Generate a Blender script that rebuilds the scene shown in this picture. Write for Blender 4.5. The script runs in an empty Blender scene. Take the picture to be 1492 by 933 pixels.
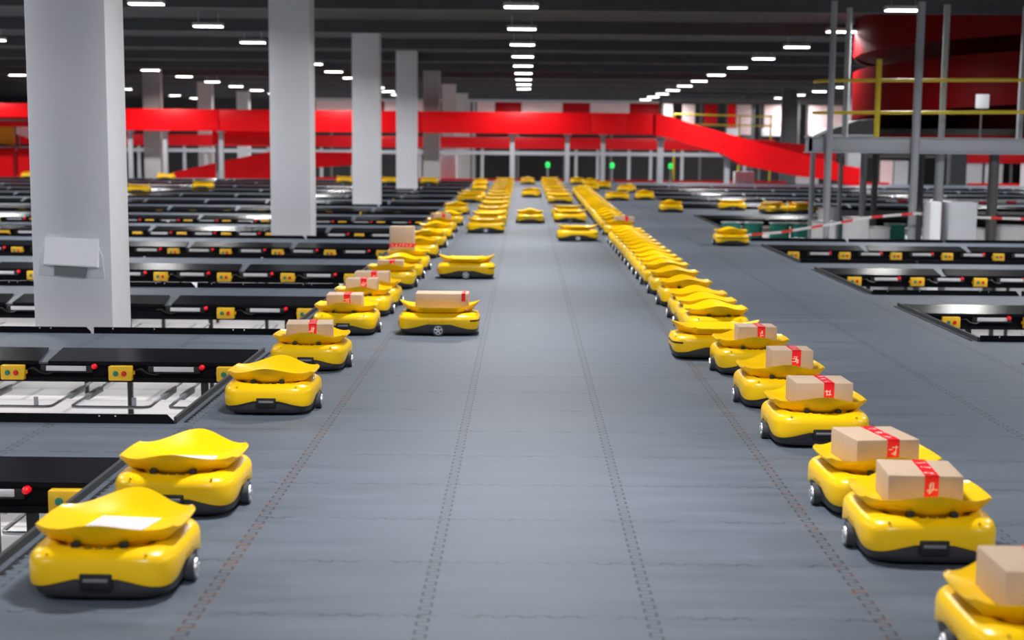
import bpy, bmesh, math, random
from mathutils import Matrix, Vector
random.seed(7)
S = bpy.context.scene
COL = S.collection
PI = math.pi

# ------------------------------------------------------------------ materials
def lin(c):
    return tuple(((v/255)/12.92 if v/255 <= .04045 else ((v/255+.055)/1.055)**2.4) for v in c)

def mat(name, rgb, rough=.5, metal=0, spec=.5, noise=0, nscale=20, coat=0, emit=None, estr=0, bump=0):
    m = bpy.data.materials.new(name); m.use_nodes = True
    nt = m.node_tree; b = nt.nodes['Principled BSDF']
    b.inputs['Base Color'].default_value = (*rgb, 1)
    b.inputs['Roughness'].default_value = rough
    b.inputs['Metallic'].default_value = metal
    b.inputs['Specular IOR Level'].default_value = spec
    b.inputs['Coat Weight'].default_value = coat
    if emit:
        b.inputs['Emission Color'].default_value = (*emit, 1)
        b.inputs['Emission Strength'].default_value = estr
    if noise:
        tc = nt.nodes.new('ShaderNodeTexCoord'); nz = nt.nodes.new('ShaderNodeTexNoise')
        nz.inputs['Scale'].default_value = nscale; nz.inputs['Detail'].default_value = 4
        nt.links.new(tc.outputs['Object'], nz.inputs['Vector'])
        mr = nt.nodes.new('ShaderNodeMapRange')
        mr.inputs['To Min'].default_value = 1-noise; mr.inputs['To Max'].default_value = 1+noise
        nt.links.new(nz.outputs['Fac'], mr.inputs['Value'])
        mx = nt.nodes.new('ShaderNodeVectorMath'); mx.operation = 'SCALE'
        mx.inputs[0].default_value = rgb
        nt.links.new(mr.outputs['Result'], mx.inputs['Scale'])
        nt.links.new(mx.outputs['Vector'], b.inputs['Base Color'])
        if bump:
            bp = nt.nodes.new('ShaderNodeBump'); bp.inputs['Strength'].default_value = bump
            bp.inputs['Distance'].default_value = .002
            nt.links.new(nz.outputs['Fac'], bp.inputs['Height']); nt.links.new(bp.outputs['Normal'], b.inputs['Normal'])
    return m

M = {}
M['yellow']   = mat('yellow_gloss_plastic', (.91, .56, .002), .3, spec=.4, coat=.06, noise=.03, nscale=3)
M['charcoal'] = mat('charcoal_plastic', (.035, .035, .042), .45, noise=.15, nscale=15)
M['black']    = mat('black_plastic', (.008, .008, .009), .4, noise=.2, nscale=10)
M['tyre']     = mat('grey_rubber', (.05, .055, .065), .7, noise=.15, nscale=30)
M['steel']    = mat('bright_steel', (.66, .67, .71), .42, metal=1, noise=.1, nscale=40)
M['gripgrey'] = mat('grey_grip', (.16, .16, .17), .4, noise=.1)
M['capyel']   = mat('dull_yellow_cap', (.70, .44, .004), .5, noise=.05)
M['mark']     = mat('faded_dark_print', (.60, .38, .006), .5, noise=.1)
M['card']     = mat('brown_cardboard', (.46, .335, .24), .8, noise=.06, nscale=9, bump=.1)
M['tape']     = mat('red_tape', (.78, .006, .016), .35, noise=.06, nscale=30)
M['print']    = mat('white_print', (.85, .62, .62), .6, noise=.05)
M['sheet']    = mat('white_paper', (.60, .60, .63), .7, noise=.05, nscale=60)
M['blackplate'] = mat('black_sheet_metal', (.0075, .008, .0105), .22, spec=.045, noise=.35, nscale=4)
M['plateedge']= mat('dark_grey_rubber_edge', (.03, .032, .037), .6, noise=.2, nscale=20)
M['boxyel']   = mat('yellow_switch_box', (.78, .46, .012), .45, noise=.06)
M['btn_red']  = mat('red_button', (.6, .01, .012), .35, noise=.05)
M['btn_green']= mat('green_button', (.01, .2, .14), .35, noise=.05)
M['lampred']  = mat('red_lamp_cap', (.7, .004, .012), .25, noise=.05, emit=(.9, .01, .02), estr=.25)
M['holder']   = mat('white_card_holder', (.58, .59, .62), .4, noise=.06)
M['galv']     = mat('galvanised_tube', (.5, .52, .55), .35, metal=.7, noise=.15, nscale=12)
M['edgegrey'] = mat('grey_mat_edge', (.085, .1, .125), .6, noise=.1, nscale=5)
M['polegrey'] = mat('grey_painted_steel', (.32, .345, .38), .45, noise=.08, nscale=5)
M['poledark'] = mat('dark_painted_steel', (.085, .082, .085), .5, noise=.12, nscale=5)
M['postlight']= mat('pale_grey_post', (.44, .47, .51), .45, noise=.06, nscale=5)
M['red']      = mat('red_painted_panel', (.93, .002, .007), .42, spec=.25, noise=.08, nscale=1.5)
M['spiralred'] = mat('shade_darkened_red_plastic', (.16, .0005, .002), .45, spec=.12, noise=.15, nscale=1.2)  # red darkened to paint in the shade on the spiral chute
M['reddark']  = mat('deep_and_shaded_red_panel', (.42, .001, .005), .45, spec=.25, noise=.12, nscale=1.5)  # deep red panels; also the rear conveyor's red with shade painted in
M['belt']     = mat('black_belt', (.012, .012, .013), .6, noise=.2)
M['pale']     = mat('pale_pink_panel', (.80, .60, .60), .6, noise=.06, nscale=2)
M['white']    = mat('white_paint', (.77, .79, .85), .6, noise=.02, nscale=2)
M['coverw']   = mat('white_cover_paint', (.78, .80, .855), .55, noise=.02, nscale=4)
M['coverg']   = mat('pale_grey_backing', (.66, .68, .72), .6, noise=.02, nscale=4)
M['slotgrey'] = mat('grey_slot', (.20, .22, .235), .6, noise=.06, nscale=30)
M['coldark']  = mat('dark_grey_column', (.045, .052, .06), .6, noise=.06, nscale=2)  # one even dark grey for the right-hand columns
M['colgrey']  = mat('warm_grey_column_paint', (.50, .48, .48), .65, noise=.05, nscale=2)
M['ceil']     = mat('dark_ceiling', (.04, .043, .05), .8, noise=.25, nscale=.4)
M['beam']     = mat('dark_beam', (.055, .058, .066), .7, noise=.15, nscale=2)
M['wall']     = mat('dark_grey_wall', (.035, .033, .036), .8, noise=.2, nscale=.5)
M['lampbody'] = mat('lamp_housing', (.5, .5, .5), .4, noise=.05)
M['lampglow'] = mat('lamp_diffuser', (.9, .9, .9), .5, noise=.02, emit=(1, .98, .95), estr=9)
M['railyel']  = mat('yellow_rail_paint', (.62, .47, .02), .45, noise=.08)
M['greenglow']= mat('green_signal_lens', (.02, .6, .12), .3, noise=.03, emit=(.02, .75, .13), estr=1.0)
M['greenbag'] = mat('green_woven_bag', (.02, .27, .19), .7, noise=.2, nscale=30)
M['whitebag'] = mat('white_woven_bag', (.72, .72, .74), .75, noise=.08, nscale=25)
M['yelpanel'] = mat('yellow_banner', (.62, .42, .01), .6, noise=.06)
M['decksteel']= mat('grey_deck_fascia', (.36, .39, .43), .5, noise=.06, nscale=2)

def floor_material():
    m = bpy.data.materials.new('grey_interlocking_mats'); m.use_nodes = True
    nt = m.node_tree; L = nt.links; b = nt.nodes['Principled BSDF']
    tc = nt.nodes.new('ShaderNodeTexCoord'); sp = nt.nodes.new('ShaderNodeSeparateXYZ')
    L.new(tc.outputs['Object'], sp.inputs[0])
    def mth(op, a, c=None, d=None, clamp=False):
        n = nt.nodes.new('ShaderNodeMath'); n.operation = op; n.use_clamp = clamp
        for i, v in enumerate((a, c, d)):
            if v is None: continue
            if isinstance(v, (int, float)): n.inputs[i].default_value = v
            else: L.new(v, n.inputs[i])
        return n.outputs[0]
    X, Y = sp.outputs[0], sp.outputs[1]
    def seam(A, B, off, size, tooth, amp, lw):
        t = mth('ADD', mth('DIVIDE', mth('SUBTRACT', A, off), size), .5)
        d = mth('MULTIPLY', mth('SUBTRACT', mth('FRACT', t), .5), size)       # signed distance to the seam
        fb = mth('FRACT', mth('DIVIDE', B, tooth))
        sq = mth('GREATER_THAN', fb, .5)
        o = mth('MULTIPLY', mth('SUBTRACT', sq, .5), 2*amp)
        line = mth('LESS_THAN', mth('ABSOLUTE', mth('SUBTRACT', d, o)), lw)
        inband = mth('LESS_THAN', mth('ABSOLUTE', d), amp)
        h = mth('MULTIPLY', mth('PINGPONG', fb, .25), tooth)                   # 0 at fb=0,.5,1
        link = mth('MULTIPLY', inband, mth('LESS_THAN', h, lw*.8))
        return mth('MAXIMUM', line, link), d
    sx, dx = seam(X, Y, -.29, .68, .085, .017, .0042)
    sy, dy = seam(Y, X, .336, .66, .085, .009, .005)
    # dirt that breaks the seams up
    nz = nt.nodes.new('ShaderNodeTexNoise'); nz.inputs['Scale'].default_value = 7; nz.inputs['Detail'].default_value = 3
    L.new(tc.outputs['Object'], nz.inputs['Vector'])
    br = nt.nodes.new('ShaderNodeMapRange'); br.inputs['From Min'].default_value = .38; br.inputs['From Max'].default_value = .62
    L.new(nz.outputs['Fac'], br.inputs['Value'])
    seams = mth('ADD', mth('MULTIPLY', sx, .75), mth('MULTIPLY', mth('MULTIPLY', sy, br.outputs[0]), .8), clamp=True)
    # wide streaks along X
    mp = nt.nodes.new('ShaderNodeMapping'); mp.inputs['Scale'].default_value = (1.3, 6.5, 1)
    L.new(tc.outputs['Object'], mp.inputs['Vector'])
    n2 = nt.nodes.new('ShaderNodeTexNoise'); n2.inputs['Scale'].default_value = 1; n2.inputs['Detail'].default_value = 6
    n2.inputs['Roughness'].default_value = .62
    L.new(mp.outputs[0], n2.inputs['Vector'])
    n3 = nt.nodes.new('ShaderNodeTexNoise'); n3.inputs['Scale'].default_value = .45; n3.inputs['Detail'].default_value = 2
    L.new(tc.outputs['Object'], n3.inputs['Vector'])
    cr = nt.nodes.new('ShaderNodeValToRGB')
    cr.color_ramp.elements[0].position = .3; cr.color_ramp.elements[0].color = (.068, .086, .114, 1)
    cr.color_ramp.elements[1].position = .72; cr.color_ramp.elements[1].color = (.112, .136, .174, 1)
    e = cr.color_ramp.elements.new(.8); e.color = (.19, .215, .25, 1)
    L.new(mth('ADD', mth('MULTIPLY', n2.outputs['Fac'], .8), mth('MULTIPLY', n3.outputs['Fac'], .2)), cr.inputs['Fac'])
    mx = nt.nodes.new('ShaderNodeMix'); mx.data_type = 'RGBA'
    mx.inputs[7].default_value = (.014, .016, .02, 1)
    L.new(cr.outputs[0], mx.inputs[6]); L.new(seams, mx.inputs[0])
    # rust coloured wear along the two seams the queues run beside
    r1 = mth('LESS_THAN', mth('ABSOLUTE', mth('SUBTRACT', X, -.97)), .03)
    r2 = mth('LESS_THAN', mth('ABSOLUTE', mth('SUBTRACT', X, 1.07)), .03)
    n4 = nt.nodes.new('ShaderNodeTexNoise'); n4.inputs['Scale'].default_value = 16; n4.inputs['Detail'].default_value = 3
    L.new(tc.outputs['Object'], n4.inputs['Vector'])
    rs = nt.nodes.new('ShaderNodeMapRange'); rs.inputs['From Min'].default_value = .5; rs.inputs['From Max'].default_value = .68
    rs.inputs['To Max'].default_value = .42
    L.new(n4.outputs['Fac'], rs.inputs['Value'])
    mx2 = nt.nodes.new('ShaderNodeMix'); mx2.data_type = 'RGBA'
    mx2.inputs[7].default_value = (.17, .065, .035, 1)
    L.new(mx.outputs[2], mx2.inputs[6]); L.new(mth('MULTIPLY', mth('MAXIMUM', r1, r2), rs.outputs[0]), mx2.inputs[0])
    L.new(mx2.outputs[2], b.inputs['Base Color'])
    b.inputs['Specular IOR Level'].default_value = .28
    rr = nt.nodes.new('ShaderNodeMapRange'); rr.inputs['To Min'].default_value = .46; rr.inputs['To Max'].default_value = .66
    L.new(n2.outputs['Fac'], rr.inputs['Value']); L.new(rr.outputs[0], b.inputs['Roughness'])
    bp = nt.nodes.new('ShaderNodeBump'); bp.inputs['Strength'].default_value = .35; bp.inputs['Distance'].default_value = .003
    bp.invert = True
    L.new(seams, bp.inputs['Height']); L.new(bp.outputs[0], b.inputs['Normal'])
    return m
M['floor'] = floor_material()

def lower_floor_material():
    m = bpy.data.materials.new('pale_tiled_floor'); m.use_nodes = True
    nt = m.node_tree; b = nt.nodes['Principled BSDF']
    tc = nt.nodes.new('ShaderNodeTexCoord')
    br = nt.nodes.new('ShaderNodeTexBrick'); br.inputs['Scale'].default_value = 1
    br.inputs['Brick Width'].default_value = 1.4; br.inputs['Row Height'].default_value = .9
    br.inputs['Mortar Size'].default_value = .03
    br.inputs['Color1'].default_value = (.62, .60, .615, 1); br.inputs['Color2'].default_value = (.72, .70, .71, 1)
    br.inputs['Mortar'].default_value = (.42, .42, .43, 1)
    nt.links.new(tc.outputs['Object'], br.inputs['Vector']); nt.links.new(br.outputs['Color'], b.inputs['Base Color'])
    b.inputs['Roughness'].default_value = .45
    return m
M['lowfloor'] = lower_floor_material()

def tape_material():
    m = bpy.data.materials.new('red_white_barrier_tape'); m.use_nodes = True
    nt = m.node_tree; b = nt.nodes['Principled BSDF']
    tc = nt.nodes.new('ShaderNodeTexCoord'); sp = nt.nodes.new('ShaderNodeSeparateXYZ')
    nt.links.new(tc.outputs['Object'], sp.inputs[0])
    w = nt.nodes.new('ShaderNodeMath'); w.operation = 'MULTIPLY'; w.inputs[1].default_value = 2.1
    nt.links.new(sp.outputs[0], w.inputs[0])
    f = nt.nodes.new('ShaderNodeMath'); f.operation = 'FRACT'; nt.links.new(w.outputs[0], f.inputs[0])
    g = nt.nodes.new('ShaderNodeMath'); g.operation = 'GREATER_THAN'; g.inputs[1].default_value = .62
    nt.links.new(f.outputs[0], g.inputs[0])
    mx = nt.nodes.new('ShaderNodeMix'); mx.data_type = 'RGBA'
    mx.inputs[6].default_value = (.68, .66, .66, 1); mx.inputs[7].default_value = (.75, .03, .03, 1)
    nt.links.new(g.outputs[0], mx.inputs[0]); nt.links.new(mx.outputs[2], b.inputs['Base Color'])
    b.inputs['Roughness'].default_value = .4
    return m
M['barrier'] = tape_material()

# ------------------------------------------------------------------ mesh helpers
class MB:
    def __init__(s): s.bm = bmesh.new()
    def box(s, x0, x1, y0, y1, z0, z1, bev=0, seg=2, rot=None):
        r = bmesh.ops.create_cube(s.bm, size=1)
        vs = r['verts']
        for v in vs:
            v.co = Vector(((x0+x1)/2 + v.co.x*(x1-x0), (y0+y1)/2 + v.co.y*(y1-y0), (z0+z1)/2 + v.co.z*(z1-z0)))
        if rot: bmesh.ops.transform(s.bm, matrix=rot, verts=vs)
        if bev:
            es = list({e for v in vs for e in v.link_edges})
            bmesh.ops.bevel(s.bm, geom=es, offset=bev, segments=seg, affect='EDGES', profile=.5)
        return s
    def cyl(s, p, q, r, n=16, r2=None):
        p, q = Vector(p), Vector(q); d = q-p
        mtx = Matrix.Translation((p+q)/2) @ d.to_track_quat('Z', 'Y').to_matrix().to_4x4()
        bmesh.ops.create_cone(s.bm, cap_ends=True, segments=n, radius1=r, radius2=r if r2 is None else r2, depth=d.length, matrix=mtx)
        return s
    def tube(s, pts, r, n=10):
        pts = [Vector(p) for p in pts]; rings = []
        for i, p in enumerate(pts):
            a = pts[max(i-1, 0)]; c = pts[min(i+1, len(pts)-1)]
            q = (c-a).to_track_quat('Z', 'Y')
            rings.append([s.bm.verts.new(p + q @ Vector((r*math.cos(2*PI*k/n), r*math.sin(2*PI*k/n), 0))) for k in range(n)])
        for i in range(len(rings)-1):
            for k in range(n):
                try: s.bm.faces.new((rings[i][k], rings[i][(k+1) % n], rings[i+1][(k+1) % n], rings[i+1][k]))
                except ValueError: pass
        s.bm.faces.new(rings[0][::-1]); s.bm.faces.new(rings[-1])
        return s
    def loft(s, rings, cap0=True, cap1=True):
        R = [[s.bm.verts.new(p) for p in r] for r in rings]; n = len(R[0])
        for i in range(len(R)-1):
            for k in range(n):
                s.bm.faces.new((R[i][k], R[i][(k+1) % n], R[i+1][(k+1) % n], R[i+1][k]))
        if cap0: s.bm.faces.new(R[0][::-1])
        if cap1: s.bm.faces.new(R[-1])
        return s
    def prism(s, poly, axis, a, b):
        """poly in the plane normal to axis, extruded from a to b."""
        def P(u, v, w): return {'y': (u, w, v), 'x': (w, u, v), 'z': (u, v, w)}[axis]
        A = [s.bm.verts.new(P(u, v, a)) for u, v in poly]; B = [s.bm.verts.new(P(u, v, b)) for u, v in poly]
        n = len(poly)
        s.bm.faces.new(A); s.bm.faces.new(B[::-1])
        for k in range(n): s.bm.faces.new((A[k], B[k], B[(k+1) % n], A[(k+1) % n]))
        return s
    def sphere(s, c, r, sc=(1, 1, 1), n=16):
        bmesh.ops.create_uvsphere(s.bm, u_segments=n, v_segments=n//2, radius=r, matrix=Matrix.Translation(c) @ Matrix.Diagonal((*sc, 1)))
        return s
    def mesh(s, name, m, smooth=None):
        bmesh.ops.recalc_face_normals(s.bm, faces=s.bm.faces[:])
        me = bpy.data.meshes.new(name); s.bm.to_mesh(me); s.bm.free()
        me.materials.append(M[m] if isinstance(m, str) else m)
        if smooth is not None:
            me.polygons.foreach_set('use_smooth', [True]*len(me.polygons))
            me.set_sharp_from_angle(angle=math.radians(smooth))
        return me

def link(name, data, parent=None, loc=(0, 0, 0), rz=0):
    o = bpy.data.objects.new(name, data); COL.objects.link(o)
    o.location = loc; o.rotation_euler = (0, 0, rz)
    if parent: o.parent = parent
    return o
def tag(o, label=None, cat=None, group=None, kind=None):
    if label: o['label'] = label
    if cat: o['category'] = cat
    if group: o['group'] = group
    if kind: o['kind'] = kind
    return o
def struct(name, me, label=None, cat=None, loc=(0, 0, 0)):
    return tag(link(name, me, None, loc), label, cat, None, 'structure')
ORD = ['zeroth', 'first', 'second', 'third', 'fourth', 'fifth', 'sixth', 'seventh', 'eighth', 'ninth', 'tenth', 'eleventh', 'twelfth',
       'thirteenth', 'fourteenth', 'fifteenth', 'sixteenth', 'seventeenth', 'eighteenth', 'nineteenth', 'twentieth', 'twenty-first',
       'twenty-second', 'twenty-third', 'twenty-fourth', 'twenty-fifth', 'twenty-sixth', 'twenty-seventh', 'twenty-eighth', 'twenty-ninth',
       'thirtieth', 'thirty-first', 'thirty-second', 'thirty-third', 'thirty-fourth', 'thirty-fifth', 'thirty-sixth', 'thirty-seventh', 'thirty-eighth',
       'thirty-ninth', 'fortieth', 'forty-first', 'forty-second', 'forty-third', 'forty-fourth', 'forty-fifth', 'forty-sixth', 'forty-seventh']

# ------------------------------------------------------------------ camera
F, PPY = 2500., 600.
cd = bpy.data.cameras.new('camera'); cam = bpy.data.objects.new('camera', cd); COL.objects.link(cam)
cd.sensor_width = 36; cd.sensor_fit = 'HORIZONTAL'; cd.lens = F*36/1492
cd.shift_y = (PPY-466.5)/1492
cd.clip_end = 400
R = Matrix.Rotation(.00652, 4, 'Z') @ Matrix.Rotation(PI/2-math.atan(394/F), 4, 'X') @ Matrix.Rotation(.009, 4, 'Z')
cam.matrix_world = Matrix.Translation((0, 0, 1.4)) @ R
cd.dof.use_dof = True; cd.dof.focus_distance = 9.3; cd.dof.aperture_fstop = 2.9
S.camera = cam

# ------------------------------------------------------------------ the setting
LX, RX = -1.72, 3.28                       # aisle edges
NEAR = [4.42, 8.38, 12.32, 16.27, 20.4, 24.5, 28.6, 32.7, 36.8, 40.9, 45.0, 49.0, 53.1, 57.2]
LHOLES = [(n, n+2.97) for n in NEAR]
RHOLES = [(8.4, 11.2), (12.33, 15.1), (16.2, 19.5), (20.5, 23.9), (25.0, 33.6), (37.2, 40.1), (41.3, 44.3), (45.4, 48.3), (49.5, 52.4), (53.6, 56.5)]
END = 61.5
LOW = -1.5
m = MB()
m.box(LX, RX, 1.5, END, -.06, 0)
def strips(holes, x0, x1):
    y = 1.5
    for a, b in holes:
        m.box(x0, x1, y, a, -.06, 0); y = b
    m.box(x0, x1, y, END, -.06, 0)
strips(LHOLES, -27, LX); strips(RHOLES, RX, 26)
struct('floor', m.mesh('floor', 'floor'))
struct('floor_lower', MB().box(-40, 40, -6, 104, LOW-.1, LOW).mesh('floor_lower', 'lowfloor'))
CEIL = 3.9
struct('ceiling', MB().box(-40, 40, -6, 104, CEIL, CEIL+.2).mesh('ceiling', 'ceil'))
struct('wall_back', MB().box(-40, 40, 103.6, 104, LOW, CEIL).mesh('wall_back', 'wall'))
struct('wall_left', MB().box(-40.3, -40, -6, 104, LOW, CEIL).mesh('wall_left', 'wall'))
struct('wall_right', MB().box(40, 40.3, -6, 104, LOW, CEIL).mesh('wall_right', 'wall'))
for k in range(12):
    y = 24+k*6.6
    struct('trim_%d' % (k+1), MB().box(-40, 40, y-.12, y+.12, CEIL-.25, CEIL).mesh('ceiling_beam', 'beam'))

CW = .29
cb = lambda mname: MB().box(-CW, CW, -CW, CW, -.36 if mname == 'white' else LOW, CEIL, .008, 2).mesh('column', mname, 40)
mw, mg, md = cb('white'), cb('colgrey'), cb('coldark')
white_cols = [(-3.33, 12.62), (-3.38, 24.9), (-3.44, 37.3), (-3.4, 49.4)]
wl = ['nearest white square column rising through the drop bays on the left', 'second white square column from the camera on the left',
      'third white square column from the camera on the left', 'fourth white square column, just left of the far robots']
for (x, y), l in zip(white_cols, wl):
    tag(link('column', mw, None, (x, y+CW, 0)), l, 'column', None, 'structure')
    struct('column_support_beam', MB().box(x-2.2, x+2.2, y+.05, y+2*CW-.05, -.385, -.36).mesh('support_beam', 'poledark'))
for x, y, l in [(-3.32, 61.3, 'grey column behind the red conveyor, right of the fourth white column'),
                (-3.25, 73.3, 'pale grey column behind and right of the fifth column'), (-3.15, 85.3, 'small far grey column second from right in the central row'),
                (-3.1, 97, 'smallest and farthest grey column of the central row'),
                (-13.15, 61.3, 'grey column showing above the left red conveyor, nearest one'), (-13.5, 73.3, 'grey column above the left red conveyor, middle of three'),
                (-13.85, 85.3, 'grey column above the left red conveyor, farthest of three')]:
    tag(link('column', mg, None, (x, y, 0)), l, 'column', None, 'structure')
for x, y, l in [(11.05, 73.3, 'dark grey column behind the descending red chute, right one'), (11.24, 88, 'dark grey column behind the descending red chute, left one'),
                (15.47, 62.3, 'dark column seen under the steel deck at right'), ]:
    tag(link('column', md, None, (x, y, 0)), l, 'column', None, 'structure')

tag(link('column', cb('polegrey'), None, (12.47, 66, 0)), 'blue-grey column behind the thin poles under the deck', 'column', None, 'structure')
# sloped white cover on the nearest column
cx, cy = white_cols[0]
cv = tag(link('sloped_cover', None, None, (cx, cy, .52)), 'white sloped cover with a grey slot, fixed to the nearest white column', 'cover')
link('backing_plate', MB().prism([(-.25, -.125), (.24, -.15), (.225, .02), (.185, .105), (-.19, .115), (-.235, .03)], 'y', -.008, 0).mesh('backing', 'coverg'), cv)
hd = MB().prism([(-.008, .15), (-.016, .15), (-.05, -.045), (-.046, -.055), (-.008, -.055)], 'x', -.195, .2)
bmesh.ops.transform(hd.bm, matrix=Matrix.Rotation(math.radians(2.5), 4, 'Y'), verts=hd.bm.verts[:])
link('hood', hd.mesh('hood', 'coverw'), cv)
link('slot_panel', MB().prism([(-.125, -.122), (.095, -.14), (.115, -.07), (-.125, -.055)], 'y', -.030, -.008).mesh('slot', 'slotgrey'), cv)

# ------------------------------------------------------------------ drop bays
def trap(x0, x1, z0, z1, y0, y1, cut):
    # an upright plate with the upper corners cut back
    return MB().prism([(x0, z0), (x1, z0), (x1-cut*.2, z1*.3), (x1-cut, z1), (x0+cut, z1), (x0+cut*.2, z1*.3)], 'y', y0, y1)
PL, ST = 1.40, .70
def flap_mesh():
    """far flap: a black sheet sloping from the floor edge down into the opening, its outer edge cut like a trapezoid"""
    m = MB(); g = .032
    top = [(-PL+g*1.5, 0.0, .014), (-g*1.5, 0.0, .014), (-g, -.31, -.036), (-PL+g, -.31, -.036)]
    V = [m.bm.verts.new(p) for p in top]+[m.bm.verts.new((x, y, z-.008)) for x, y, z in top]
    m.bm.faces.new(V[:4]); m.bm.faces.new(V[7:3:-1])
    for k in range(4): m.bm.faces.new((V[k], V[(k+1) % 4], V[4+(k+1) % 4], V[4+k]))
    lip = [(-PL+g, -.31, -.036), (-g, -.31, -.036), (-g, -.31, -.06), (-PL+g, -.31, -.06)]
    m.prism([(p[0], p[2]) for p in lip], 'y', -.314, -.306)
    return m.mesh('far_flap', 'blackplate')
farplate = flap_mesh()
nearplate = MB().prism([(-PL+.012, -.03), (-.012, -.03), (-.012, .012), (-.045, .046), (-PL+.012, .046)], 'y', -.014, 0).mesh('curb_near', 'blackplate')
riv = MB()
for x in (-.3, -.38, -.95, -1.25): riv.sphere((x, -.014, .036), .005, n=8)
rivets = riv.mesh('rivets', 'steel', 60)
holder = MB().box(-.13, .13, -.012, 0, -.016, .016, .003).mesh('holder', 'holder', 40)
hb = MB().box(-.17, .17, -.004, .012, -.026, .02, .003).mesh('holder_frame', 'black', 40)
lampm = MB().cyl((0, -.03, 0), (0, 0, 0), .017, 12).sphere((0, -.03, 0), .017, n=12).mesh('indicator', 'lampred', 60)
def hoop_mesh():
    w, d = .28, 1.5
    return MB().tube([(-w, d, .02), (-w, .06, 0), (-w+.015, .015, 0), (-w+.06, 0, 0), (w-.06, 0, 0), (w-.015, .015, 0), (w, .06, 0), (w, d, .02)], .011, 8) \
        .box(-w-.02, -w+.02, .5, .9, -.02, .02, .004).box(w-.02, w+.02, .5, .9, -.02, .02, .004).box(w-.12, w-.09, 0, .012, 0, .07).mesh('hoop', 'galv', 50)
hoopm = hoop_mesh()
cablem = MB().tube([(.09, 0, .0), (.13, -.02, .01), (.17, -.01, -.02), (.22, -.015, -.03), (.27, 0, -.01)], .007, 6).mesh('cable', 'black', 60)
sbox = MB().box(-.075, .075, -.06, 0, -.047, .047, .006).box(-.085, .085, -.01, 0, -.012, .012).mesh('control_box', 'boxyel', 40)
bt = MB().cyl((0, -.004, 0), (0, .004, 0), .017, 16).cyl((0, -.014, 0), (0, -.004, 0), .0125, 16)
btg = bt.mesh('green_button', 'btn_green', 40)
btr = MB().cyl((0, -.004, 0), (0, .004, 0), .017, 16).cyl((0, -.014, 0), (0, -.004, 0), .0125, 16).mesh('red_button', 'btn_red', 40)
postm = MB().box(-.022, .022, -.02, .02, LOW, -.16).mesh('post', 'black')

def bay(side, k, a, b, rowname, xs, depth_detail):
    """one drop bay: curbs round the opening, a rail of card holders and lamps under its far edge, bag hoops below."""
    x_end = LX if side < 0 else RX
    xo = xs                                                     # outer end
    root = tag(link('drop_bay', None, None, (x_end, b, 0)),
               '%s black-edged drop opening %s of the aisle' % (rowname, 'left' if side < 0 else 'right'), 'drop bay',
               'drop bays %s of the aisle' % ('left' if side < 0 else 'right'))
    n = int(abs(xo-x_end)/PL)
    W = side*n*PL
    for i in range(n):
        xx = (-i*PL) if side < 0 else (i+1)*PL
        link('far_flap', farplate, root, (xx, 0, 0))
        nx = xx+ (.0)
        c = link('near_curb', nearplate, root, (nx, a-b+.014, 0))
        if depth_detail >= 2: link('rivets', rivets, c, (0, 0, 0))
    xe = sorted((side*.015, W))
    link('sloped_edge', MB().prism([(0, 0), (0, -.06), (-.29, -.06), (-.29, -.047)], 'x', xe[0], xe[1]).mesh('sloped_edge', 'edgegrey'), root)
    sd = MB()
    x0, x1 = sorted((0, side*.016))
    sd.box(x0, x1, a-b+.03, -.03, -.05, .03)
    link('side_curb', sd.mesh('side_curb', 'plateedge'), root)
    if depth_detail >= 2:
        xb_ = -side*.030; xi = -side*.037; xo_ = -side*.047; pl = []
        q = a-b+.05
        while q < -.1:
            pl += [(xo_, q), (xo_, q+.034), (xi, q+.034), (xi, q+.07)]; q += .07
        zp = MB().prism([(xb_, a-b+.05)]+pl+[(xb_, q)], 'z', 0, .004)
        link('edge_strip', zp.mesh('edge_strip', 'black'), root)
    xa, xb = sorted((side*.02, W))
    link('rail', MB().box(xa, xb, -.28, -.24, -.15, -.062).box(xa, xb, -.31, -.26, -.172, -.142).mesh('rail', 'blackplate'), root)
    if depth_detail >= 1:
        ns = int(abs(W)/ST)
        for i in range(ns):
            xc = (-.19-ST*i) if side < 0 else (.40+ST*i)
            if abs(xc) > abs(W)-.1: break
            hx = xc-.36 if side < 0 else xc+.36
            f = link('holder_frame', hb, root, (hx, -.31, -.085)); link('card_holder', holder, f, (0, -.006, .002))
            if abs(hx-.0) < abs(W): link('indicator_lamp', lampm, root, (xc-.175 if side < 0 else xc-.2, -.31, -.068))
            if depth_detail >= 2:
                link('cable', cablem, root, (xc, -.31, -.09))
                link('bag_hoop', hoopm, root, (hx+.02, .72, -.5))
            if i % 2 == 0: link('post', postm, root, (xc+.17*side, -.27, 0))
    return root

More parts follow.
